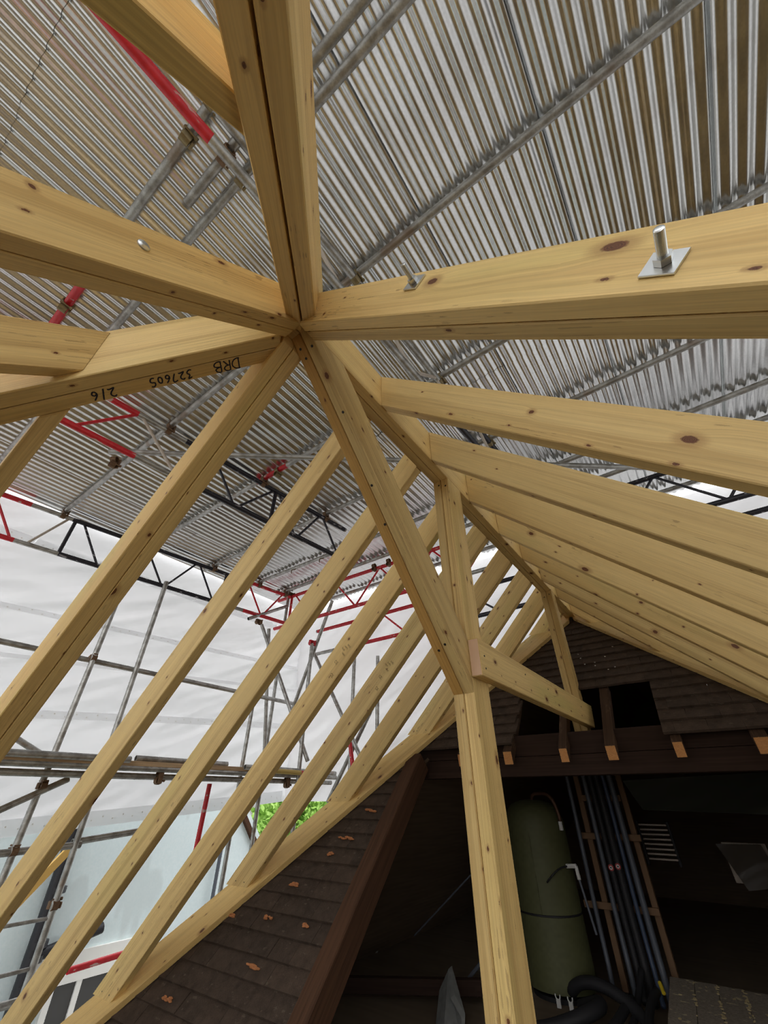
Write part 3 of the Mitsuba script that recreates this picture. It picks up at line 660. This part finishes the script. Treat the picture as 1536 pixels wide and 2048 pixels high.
for p, q, r, lb in (((-1.82, 3.0, -2.38), (-1.24, 3.0, -1.96), .006, 'thin pale rod slanting up behind the foreground post'), ((-1.45, 3.0, -2.63), (-1.22, 3.0, -2.44), .012, 'grey conduit end beside the slate shard')):
    k = thing('conduit', lb, 'conduit'); whole(k, rod(p, q, r), 'grey_pipe', smooth=30)
db = thing('old_joist', 'dark fallen joist lying across the attic floor', 'joist')
beam(db, 'timber', (-1.6, 2.7, -2.60), (1, .55, .02), UPV, rect(-.03, .03, 0, .08), PP((1, 0, 0), (-2.3, 0, 0)), PP((1, 0, 0), (-1.0, 0, 0)), 'old_purlin')
yw = thing('cable_connector', 'small yellow connector at the corner of the deck board', 'connector')
whole(yw, cat([rod((-.12, 3.40, -2.47), (-.10, 3.34, -2.50), .012)]), 'yellow_plastic', smooth=30)

# ------------------------------------------------------------------ scaffold
R0 = .02415
def tube_thing(p, q, label, mat='steel', name='scaffold_tube', group=None):
    k = thing(name, label, 'scaffold tube', group); part(k, 'pipe', tube(p, q, R0), mat, smooth=30); return k
ZP = 1.232
PUR = {}
for y, x0, x1, nm in ((-1.105, -2.6, .15, 'upper left roof cross tube, furthest from the old roof'), (-.842, -4.55, .15, 'roof cross tube above the round bolt head'), (-.11, -4.55, 4.6, 'roof cross tube passing just above the apex'),
                      (.857, -4.5, 4.6, 'roof cross tube seen under the bolted doubled rafter'), (1.70, -4.4, 4.6, 'fourth roof cross tube from the apex towards the old roof'), (2.43, -4.3, 4.6, 'fifth roof cross tube from the apex towards the old roof'),
                      (2.90, -4.2, 4.6, 'roof cross tube above the first far ladder beam'), (3.55, -4.1, 4.6, 'last roof cross tube at the far edge of the tin')):
    PUR[y] = tube_thing((x0, y, ZP), (x1, y, ZP), 'galvanised ' + nm)
tube_thing((-.57, -.95, 1.19), (-.02, -.95, 1.19), 'short galvanised tube end beside the red-banded tube at upper left')
tube_thing((-.02, -.915, ZP - .002), (4.6, -.915, ZP - .002), 'left of two parallel tubes at the top edge of the picture')
tube_thing((.14, -.815, ZP - .05), (4.6, -.805, ZP - .05), 'right of two parallel tubes at the top edge of the picture')
k = tube_thing((-2.72, -.32, 1.05), (1.3, 2.90, 1.05), 'long diagonal bracing tube level under the tin roof')
k = thing('scaffold_tube', 'red painted cross tube at the left between the two doubled rafters', 'scaffold tube'); part(k, 'pipe', tube((-4.4, -1.105, ZP), (-1.5, -1.105, ZP), R0 + .0008), 'red_paint', smooth=30)

def coupler(c, a1, a2, label, mat='rusty', off=.026):
    """A pressed-steel coupler: a band round each tube, a body between them and a bolt."""
    c = np.asarray(c, float); a1, a2 = nrm(a1), nrm(a2); n = nrm(np.cross(a1, a2)); n = n if n[2] < 0 else -n
    k = thing('scaffold_coupler', label, 'coupler', None)
    b1, b2 = c - n * off, c + n * off
    part(k, 'band', tube(b1 - a1 * .022, b1 + a1 * .022, .0305, .006, 12), mat, smooth=30)
    part(k, 'band', tube(b2 - a2 * .022, b2 + a2 * .022, .0305, .006, 12), mat, smooth=30)
    sd_ = b2 + a1 * .036
    part(k, 'body', box(c + a2 * .034, a1, a2, n, .018, .006, .05, .002), mat)
    part(k, 'bolt', cat([rod(sd_ - a2 * .03, sd_ + a2 * .036, .006, 8), rod(sd_ + a2 * .026, sd_ + a2 * .038, .0115, 6)]), mat)
    return k

def ladder(name_label, P, Q, depth, segs_up, segs_lo, bars, axis):
    """A ladder beam between P and Q (upper chord); paint bands along each chord; lacing bars (s_up, s_low, material)."""
    P, Q = np.asarray(P, float), np.asarray(Q, float); d = nrm(Q - P); dn = np.array([0, 0, -depth])
    k = thing('ladder_beam', name_label, 'ladder beam')
    at_ = lambda s: P + (Q - P) * ((s - P[axis]) / (Q[axis] - P[axis]))
    for base, segs in ((0 * dn, segs_up), (dn, segs_lo)):
        part(k, 'chord', tube(P + base, Q + base, R0), 'steel', smooth=30)
        for s0, s1, m in segs: part(k, 'painted_length', tube(at_(s0) + base, at_(s1) + base, R0 + .0012, .002), m, smooth=30, label=('red' if 'red' in m else 'black') + ' painted length')
    for s0, s1, m in bars: part(k, 'lacing_bar', rod(at_(s0), at_(s1) + dn, .0125 if s0 != s1 else .019), m, smooth=30)
    return k, at_
zz = lambda lo, hi, st, m: [b for i, s in enumerate(np.arange(lo, hi, st * 2)) for b in ((s, s + st, m), (s + 2 * st, s + st, m))]
L1, at1 = ladder('rusty pale ladder beam crossing over the apex with a red band at the upper left', (-.28, -4.2, 1.175), (.06, 2.6, 1.175), .30,
       [(1.05, 1.9, 'black_paint')], [(-4.0, -1.02, 'red_paint'), (.58, 2.3, 'black_paint')], zz(-.55, 1.6, .34, 'zinc_pale') , 1)
plain('zinc_pale', (0.50, 0.44, 0.37), .5, .3)
L2, at2 = ladder('ladder beam with red then black lengths under the middle of the tin roof', (-2.34, -1.6, 1.16), (-1.985, 2.02, 1.16), .40,
       [(-1.6, -.36, 'red_paint'), (.05, 2.0, 'black_paint')], [(-1.6, -.25, 'red_paint'), (.09, 2.0, 'black_paint')],
       [(-.36, -.68, 'red_paint'), (-.33, .08, 'zinc_pale'), (.33, .62, 'black_paint'), (1.0, .66, 'black_paint'), (1.02, 1.02, 'black_paint'), (1.05, 1.32, 'black_paint'), (1.62, 1.36, 'black_paint'), (1.66, 1.94, 'black_paint')], 1)
L3, at3 = ladder('ladder beam along the left edge of the tin roof, red then black then red', (-4.56, -1.4, 1.165), (-3.99, 3.0, 1.165), .44,
       [(-1.4, -.4, 'red_paint'), (-.01, 1.95, 'black_paint'), (2.2, 3.0, 'red_paint')], [(-1.4, -.37, 'red_paint'), (.02, 1.95, 'black_paint'), (2.25, 3.0, 'red_paint')],
       [(-.72, -.40, 'red_paint'), (-.04, -.27, 'zinc_pale'), (.02, .02, 'black_paint'), (.10, .40, 'black_paint'), (.74, .42, 'black_paint'), (.80, 1.12, 'black_paint'), (1.46, 1.16, 'black_paint'), (1.50, 1.80, 'black_paint'), (1.9, 1.9, 'black_paint'), (2.25, 2.55, 'red_paint'), (2.86, 2.56, 'red_paint')], 1)
F1, atf1 = ladder('red ladder beam across the far end close under the tin', (-4.30, 3.03, 1.185), (2.6, 3.03, 1.10), .47,
       [(-4.3, -1.1, 'red_paint'), (.2, 2.6, 'black_paint')], [(-4.3, -1.1, 'red_paint'), (.2, 2.6, 'black_paint')],
       [(-3.98, -3.98, 'red_paint')] + zz(-3.9, -1.2, .42, 'red_paint') + zz(.3, 2.4, .42, 'black_paint'), 0)
F2, atf2 = ladder('lower ladder beam across the far end, red at left and black at right', (-3.72, 3.40, .655), (3.0, 3.40, .645), .35,
       [(-3.7, -1.6, 'red_paint'), (-1.25, 3.0, 'black_paint')], [(-2.9, -1.6, 'red_paint'), (-1.25, 3.0, 'black_paint')],
       [(-2.85, -2.85, 'red_paint')] + zz(-2.45, -1.7, .40, 'red_paint') + zz(-1.2, 2.6, .44, 'black_paint'), 0)
nml = {1: 'ladder beam over the apex', 2: 'red and black ladder beam', 3: 'left edge ladder beam'}
nmp = {-1.105: 'upper left cross tube', -.842: 'cross tube above the bolt head', -.11: 'cross tube above the apex', .857: 'second cross tube from the apex', 1.70: 'third cross tube from the apex', 2.43: 'fourth cross tube from the apex', 2.90: 'far cross tube'}
for li, at_, ys in ((1, at1, (-1.105, -.842, -.11, .857, 1.70)), (2, at2, (-.11, .857, 1.70)), (3, at3, (-.11, .857, 1.70, 2.43, 2.90))):
    for y in ys:
        c = at_(y); cz = (c[2] + ZP) / 2
        coupler((c[0], y, cz), (1, 0, 0), (0, 1, 0), f'coupler joining {nml[li]} to {nmp[y]}', 'zinc_yellow' if li == 1 else 'rusty', off=(ZP - c[2]) / 2)
coupler((-.33, -1.105, 1.205), (1, 0, 0), (0, 1, 0), 'brassy coupler at the end of the tube by the red band, upper left', 'zinc_yellow')
coupler((-.20, -.95, 1.10), (1, 0, 0), (0, 1, 0), 'dark rusty coupler on the short tube end beside the red band', 'rusty', off=.05)
coupler((-.25, -.842, 1.205), (1, 0, 0), (0, 1, 0), 'brassy coupler beside the hip at the end of the cross tube', 'zinc_yellow')
# hook bolts hanging from the cross tubes
for (x, y, lb) in ((-3.3, 2.43, 'left'), (-2.75, 2.43, 'right')):
    k = thing('roofing_clip', f'{lb} hook clip hanging from the fourth cross tube at the far left', 'clip')
    whole(k, sweep([(x, y, 1.262), (x + .032, y, 1.235), (x, y, 1.203), (x - .03, y - .01, 1.215), (x - .04, y - .02, 1.18), (x - .03, y - .02, 1.15)], .006, 8), 'rusty', smooth=True)
coupler((-2.66, -.27, .93), (1, .8, 0), (0, 1, 0), 'rusty coupler joining the diagonal brace to the red lower chord', 'rusty')
coupler((-1.88, .85, 1.2), (1, 0, 0), (0, 1, 0), 'coupler at the end of the red length of the second cross tube', 'zinc_yellow')
k = thing('scaffold_tube', 'short red sleeve length on the second cross tube from the apex', 'scaffold tube'); part(k, 'pipe', tube((-2.2, .857, ZP), (-1.75, .857, ZP), R0 + .0014, .002), 'red_paint', smooth=30)
coupler((-1.75, -1.11, 1.21), (1, 0, 0), (0, 1, 0), 'yellowish coupler on the red cross tube at the left', 'zinc_yellow')
# standards, ledgers and platform on the left side
ST = [((-3.85, .585), -7.0, .42, 'steel', 'left upright scaffold standard crossing the platform'),
      ((-3.85, 1.005), -7.0, .62, 'steel', 'second upright standard from the left, in front of the blue wall'),
      ((-3.85, 2.15), -1.9, -1.33, 'red_paint', 'red upright below the platform near the middle rafters'),
      ((-3.36, 2.98), -7.0, .30, 'steel', 'pale upright under the far left corner of the tin'),
      ((-4.06, 3.02), -3.0, 1.36, 'steel', 'grey upright rising behind the far corner of the red beam'),
      ((-2.93, 3.40), -6.0, .12, 'steel', 'upright showing between the fourth and fifth left rafters'),
      ((-2.56, 3.45), -6.0, .1, 'steel', 'thin upright right of the printed rafters'),
      ((-4.1, 2.72), -7.0, -.1, 'steel', 'dark upright at the end of the platform')]
for (x, y), z0, z1, m, lb in ST: tube_thing((x, y, z0), (x, y, z1), lb, m)
tube_thing((-3.90, -4.0, -.34), (-3.90, 3.6, -.38), 'long dull guard rail tube in front of the white sheeting', 'steel')
tube_thing((-3.50, -4.0, -1.29), (-3.50, 3.7, -1.30), 'lower ledger tube under the platform boards', 'steel')
tube_thing((-3.42, -4.0, -1.232), (-3.42, 3.7, -1.245), 'upper ledger tube along the platform edge', 'steel')
tube_thing((-3.86, -4.0, -1.93), (-3.86, 1.05, -1.77), 'tube along the bottom of the sheeting at the left edge', 'steel')
tube_thing((-3.92, 1.0, -1.755), (-3.92, 1.62, -1.70), 'tube at the foot of the sheeting above the blue wall', 'steel')
tube_thing((-3.80, -.4, -1.93), (-3.80, .75, -1.32), 'diagonal brace tube under the platform at the left edge', 'steel')
tube_thing((-4.25, -.3, -.72), (-4.25, .78, -1.20), 'pale diagonal tube behind the platform at the left', 'steel')
tube_thing((-3.36, -4.0, -1.185), (-3.36, 1.0, -1.185), 'first loose tube lying on the platform, ending by the second left rafter', 'steel')
tube_thing((-3.48, 1.1, -1.165), (-3.48, 2.06, -1.17), 'second loose tube lying on the platform, its open end showing', 'steel')
tube_thing((-3.36, 2.2, -1.19), (-3.36, 3.62, -1.205), 'third loose tube lying at the far end of the platform', 'steel')
k = thing('scaffold_tube', 'yellow and red banded tube resting on the platform end', 'scaffold tube')
part(k, 'pipe', tube((-3.30, 2.55, -1.215), (-3.30, 2.95, -1.22), R0), 'yellow_band', smooth=30); part(k, 'red_end', tube((-3.30, 2.95, -1.22), (-3.30, 3.1, -1.222), R0), 'red_paint', smooth=30)
plain('yellow_band', srgb(190, 165, 90), .5)
for i, (xa, xb, y1) in enumerate(((-3.62, -3.40, 3.5), (-3.85, -3.63, 3.5), (-4.08, -3.86, 3.4))):
    k = thing('scaffold_board', ['front scaffold board of the left platform', 'middle scaffold board of the left platform', 'rear scaffold board against the sheeting'][i], 'board')
    m, uv = bar(((xa + xb) / 2, 0, -1.208), (0, 1, 0), UPV, rect(-.11, .11, -.019, .019), PP((0, 1, 0), (0, -4, 0)), PP((0, 1, 0), (0, y1, 0)))
    part(k, 'plank', m, 'scaffold_board', uv=uv)
k = thing('scaffold_tube', 'red tube crossing low in front of the blue wall', 'scaffold tube'); part(k, 'pipe', tube((-4.6, 1.62, -2.70), (-4.6, 2.22, -2.675), R0), 'red_paint', smooth=30)
for z0, r_, lb in ((-2.20, .012, 'upper thin'), (-2.46, .012, 'second thin'), (-2.615, R0, 'thick'), (-2.70, .012, 'lowest thin')):
    k = thing('scaffold_tube', f'{lb} horizontal tube at the lower left edge', 'scaffold tube'); part(k, 'pipe', tube((-3.85, -2.0, z0 - .02), (-3.85, 1.0, z0), r_, .003), 'steel', smooth=30)
for p, q, m, lb in (((-3.95, 2.52, .56), (-3.3, 3.05, -1.1), 'steel', 'first raking brace tube at the far left corner'), ((-3.9, 2.62, .52), (-3.95, 2.95, -1.2), 'steel', 'second raking brace tube at the far left corner'),
                    ((-3.6, 3.2, .35), (-2.6, 3.3, -1.2), 'steel', 'dark raking brace right of the pale upright'), ((-3.1, 3.05, .9), (-3.9, 3.1, -.9), 'steel', 'pale slanting tube under the red far beam'),
                    ((-2.35, 3.45, -.1), (-3.3, 3.45, -1.5), 'steel', 'slanting tube low between the fourth and fifth left rafters')):
    tube_thing(p, q, lb, m)
k = thing('scaffold_tube', 'red raking tube near the end of the platform', 'scaffold tube'); part(k, 'pipe', tube((-2.9, 3.3, -.75), (-2.72, 3.3, -1.5), R0), 'red_paint', smooth=30)
for c, a1, a2, lb in (((-3.875, .585, -.35), (0, 1, 0), (0, 0, 1), 'coupler joining the left standard to the guard rail'), ((-3.83, .585, -1.37), (0, 1, 0), (0, 0, 1), 'coupler under the platform on the left standard'),
                      ((-3.87, .585, -1.78), (0, 1, 0), (0, 0, 1), 'coupler on the left standard at the sheeting foot'), ((-3.87, 1.005, -2.13), (0, 0, 1), (0, 1, 0), 'coupler halfway down the second standard'),
                      ((-3.46, 1.35, -1.30), (0, 1, 0), (1, 0, 0), 'first hanging coupler under the platform ledger'), ((-3.46, 2.45, -1.31), (0, 1, 0), (1, 0, 0), 'second hanging coupler under the platform ledger'),
                      ((-3.46, 2.9, -1.31), (0, 1, 0), (1, 0, 0), 'third hanging coupler under the platform ledger'), ((-4.0, 2.5, .60), (1, 0, 0), (0, 0, 1), 'coupler cluster at the top of the raking braces'),
                      ((-3.36, 2.98, .30), (1, 0, 0), (0, 0, 1), 'red coupler on top of the pale upright'), ((-3.99, 3.02, 1.2), (1, 0, 0), (0, 0, 1), 'coupler at the corner of the red far beam'),
                      ((-2.95, 3.40, -.92), (1, 0, 0), (0, 0, 1), 'coupler on the upright between the middle rafters'), ((-2.3, 3.0, 1.17), (1, 0, 0), (0, 1, 0), 'left coupler on the red far beam'), ((-2.05, 3.0, 1.17), (1, 0, 0), (0, 1, 0), 'right coupler on the red far beam')):
    coupler(c, a1, a2, lb, 'red_paint' if lb.startswith('red') else 'rusty')
tube_thing((-4.05, 2.35, .62), (-4.05, 3.0, 1.02), 'grey tube leading up to the red beam corner')

# ------------------------------------------------------------------ neighbour house, trees
nb = thing('neighbour_house', 'pale blue rendered house wall beyond the scaffold at lower left', 'house')
part(nb, 'render_wall', (lambda V: (V, np.array([(0, 1, 2), (0, 2, 3), (0, 3, 4), (5, 7, 6), (5, 8, 7), (5, 9, 8)] + [t for i in range(5) for t in ((i, (i + 1) % 5, (i + 1) % 5 + 5), (i, (i + 1) % 5 + 5, i + 5))])))(
     np.array([(x, y, z) for x in (-6.5, -6.9) for (y, z) in ((-8, -7), (5.3, -7), (5.3, -2.15), (4.45, -1.2), (-8, -1.2))])), 'render')
part(nb, 'verge_board', box((-6.47, 4.92, -1.95), (0, .62, -.72), (1, 0, 0), (0, .72, .62), .55, .05, .035), 'old_red', label='brown verge board')
wn = part(nb, 'window', cat([abox(-6.5, -6.44, 2.35, 2.42, -4.2, -3.22), abox(-6.5, -6.44, 3.02, 3.10, -4.2, -3.12), abox(-6.5, -6.44, 2.35, 3.10, -3.24, -3.14), abox(-6.5, -6.45, 2.66, 2.72, -4.2, -3.24)]), 'white_paint', label='white window frame')
part(wn, 'pane', abox(-6.53, -6.505 + .03, 2.42, 3.02, -4.2, -3.24), 'dark_glass'); part(wn, 'curtain', abox(-6.5, -6.49, 2.42, 2.64, -4.2, -3.3), 'slat')
part(nb, 'window_lintel', abox(-6.5, -6.46, 2.1, 3.3, -3.13, -2.98, .005), 'white_paint')
dp = part(nb, 'drainpipe', rod((-6.40, 2.08, -7), (-6.40, 2.02, -1.7), .075, 16), 'pipe_black', smooth=30, label='black drainpipe')
for z in (-3.2, -2.98, -2.86, -2.4): part(dp, 'collar', rod((-6.40, 2.06, z), (-6.40, 2.06, z + .06), .095, 16), 'pipe_black', smooth=30)
part(nb, 'waste_pipe', rod((-6.40, 2.08, -2.93), (-6.40, 2.75, -2.80), .055, 14), 'pipe_black', smooth=30, label='black side waste pipe')
part(nb, 'vent_pipe', rod((-6.42, 4.35, -3.6), (-6.42, 4.35, -2.0), .028), 'grey_pipe', smooth=30)
k = thing('loose_plank', 'orange plank leaning in front of the black drainpipe', 'plank'); whole(k, box((-5.6, 1.55, -2.12), (0, .62, .78), (1, 0, 0), (0, .78, -.62), .30, .02, .04), 'plank_orange')
def tree(c, r, n, seed, label, mat):
    k = thing('garden_tree', label, 'tree'); rs = np.random.RandomState(seed)
    part(k, 'trunk', rod((c[0], c[1], -7), (c[0], c[1], c[2]), .12, 10), 'bark', smooth=30)
    q = rs.normal(size=(n, 3)); q = q / np.linalg.norm(q, axis=1)[:, None] * (rs.uniform(.25, 1, n) ** .4)[:, None]
    q = q * r * (.75 + .5 * meshkit.noise(q * 2.5 + seed, seed))[:, None] + np.array(c)
    a = rs.normal(size=(n, 3)); a /= np.linalg.norm(a, axis=1)[:, None]; b = np.cross(a, rs.normal(size=(n, 3))); b /= np.linalg.norm(b, axis=1)[:, None]
    s = rs.uniform(.05, .10, n)[:, None]
    V = np.stack([q + a * s, q + b * s * .6, q - a * s, q - b * s * .6], 1).reshape(-1, 3)
    F = np.array([(4 * i + x, 4 * i + y, 4 * i + z) for i in range(n) for (x, y, z) in ((0, 1, 2), (0, 2, 3))])
    part(k, 'foliage', (V, F), mat, kind='stuff')
tree((-8.6, 8.2, -2.2), np.array([1.3, 1.3, 1.1]), 9000, 4, 'bright green tree showing past the end of the blue wall', 'leaf_pale')
tree((-11.6, 8.6, -3.1), np.array([1.6, 1.5, 1.2]), 9000, 5, 'darker green bush low beside the blue wall', 'leaf')
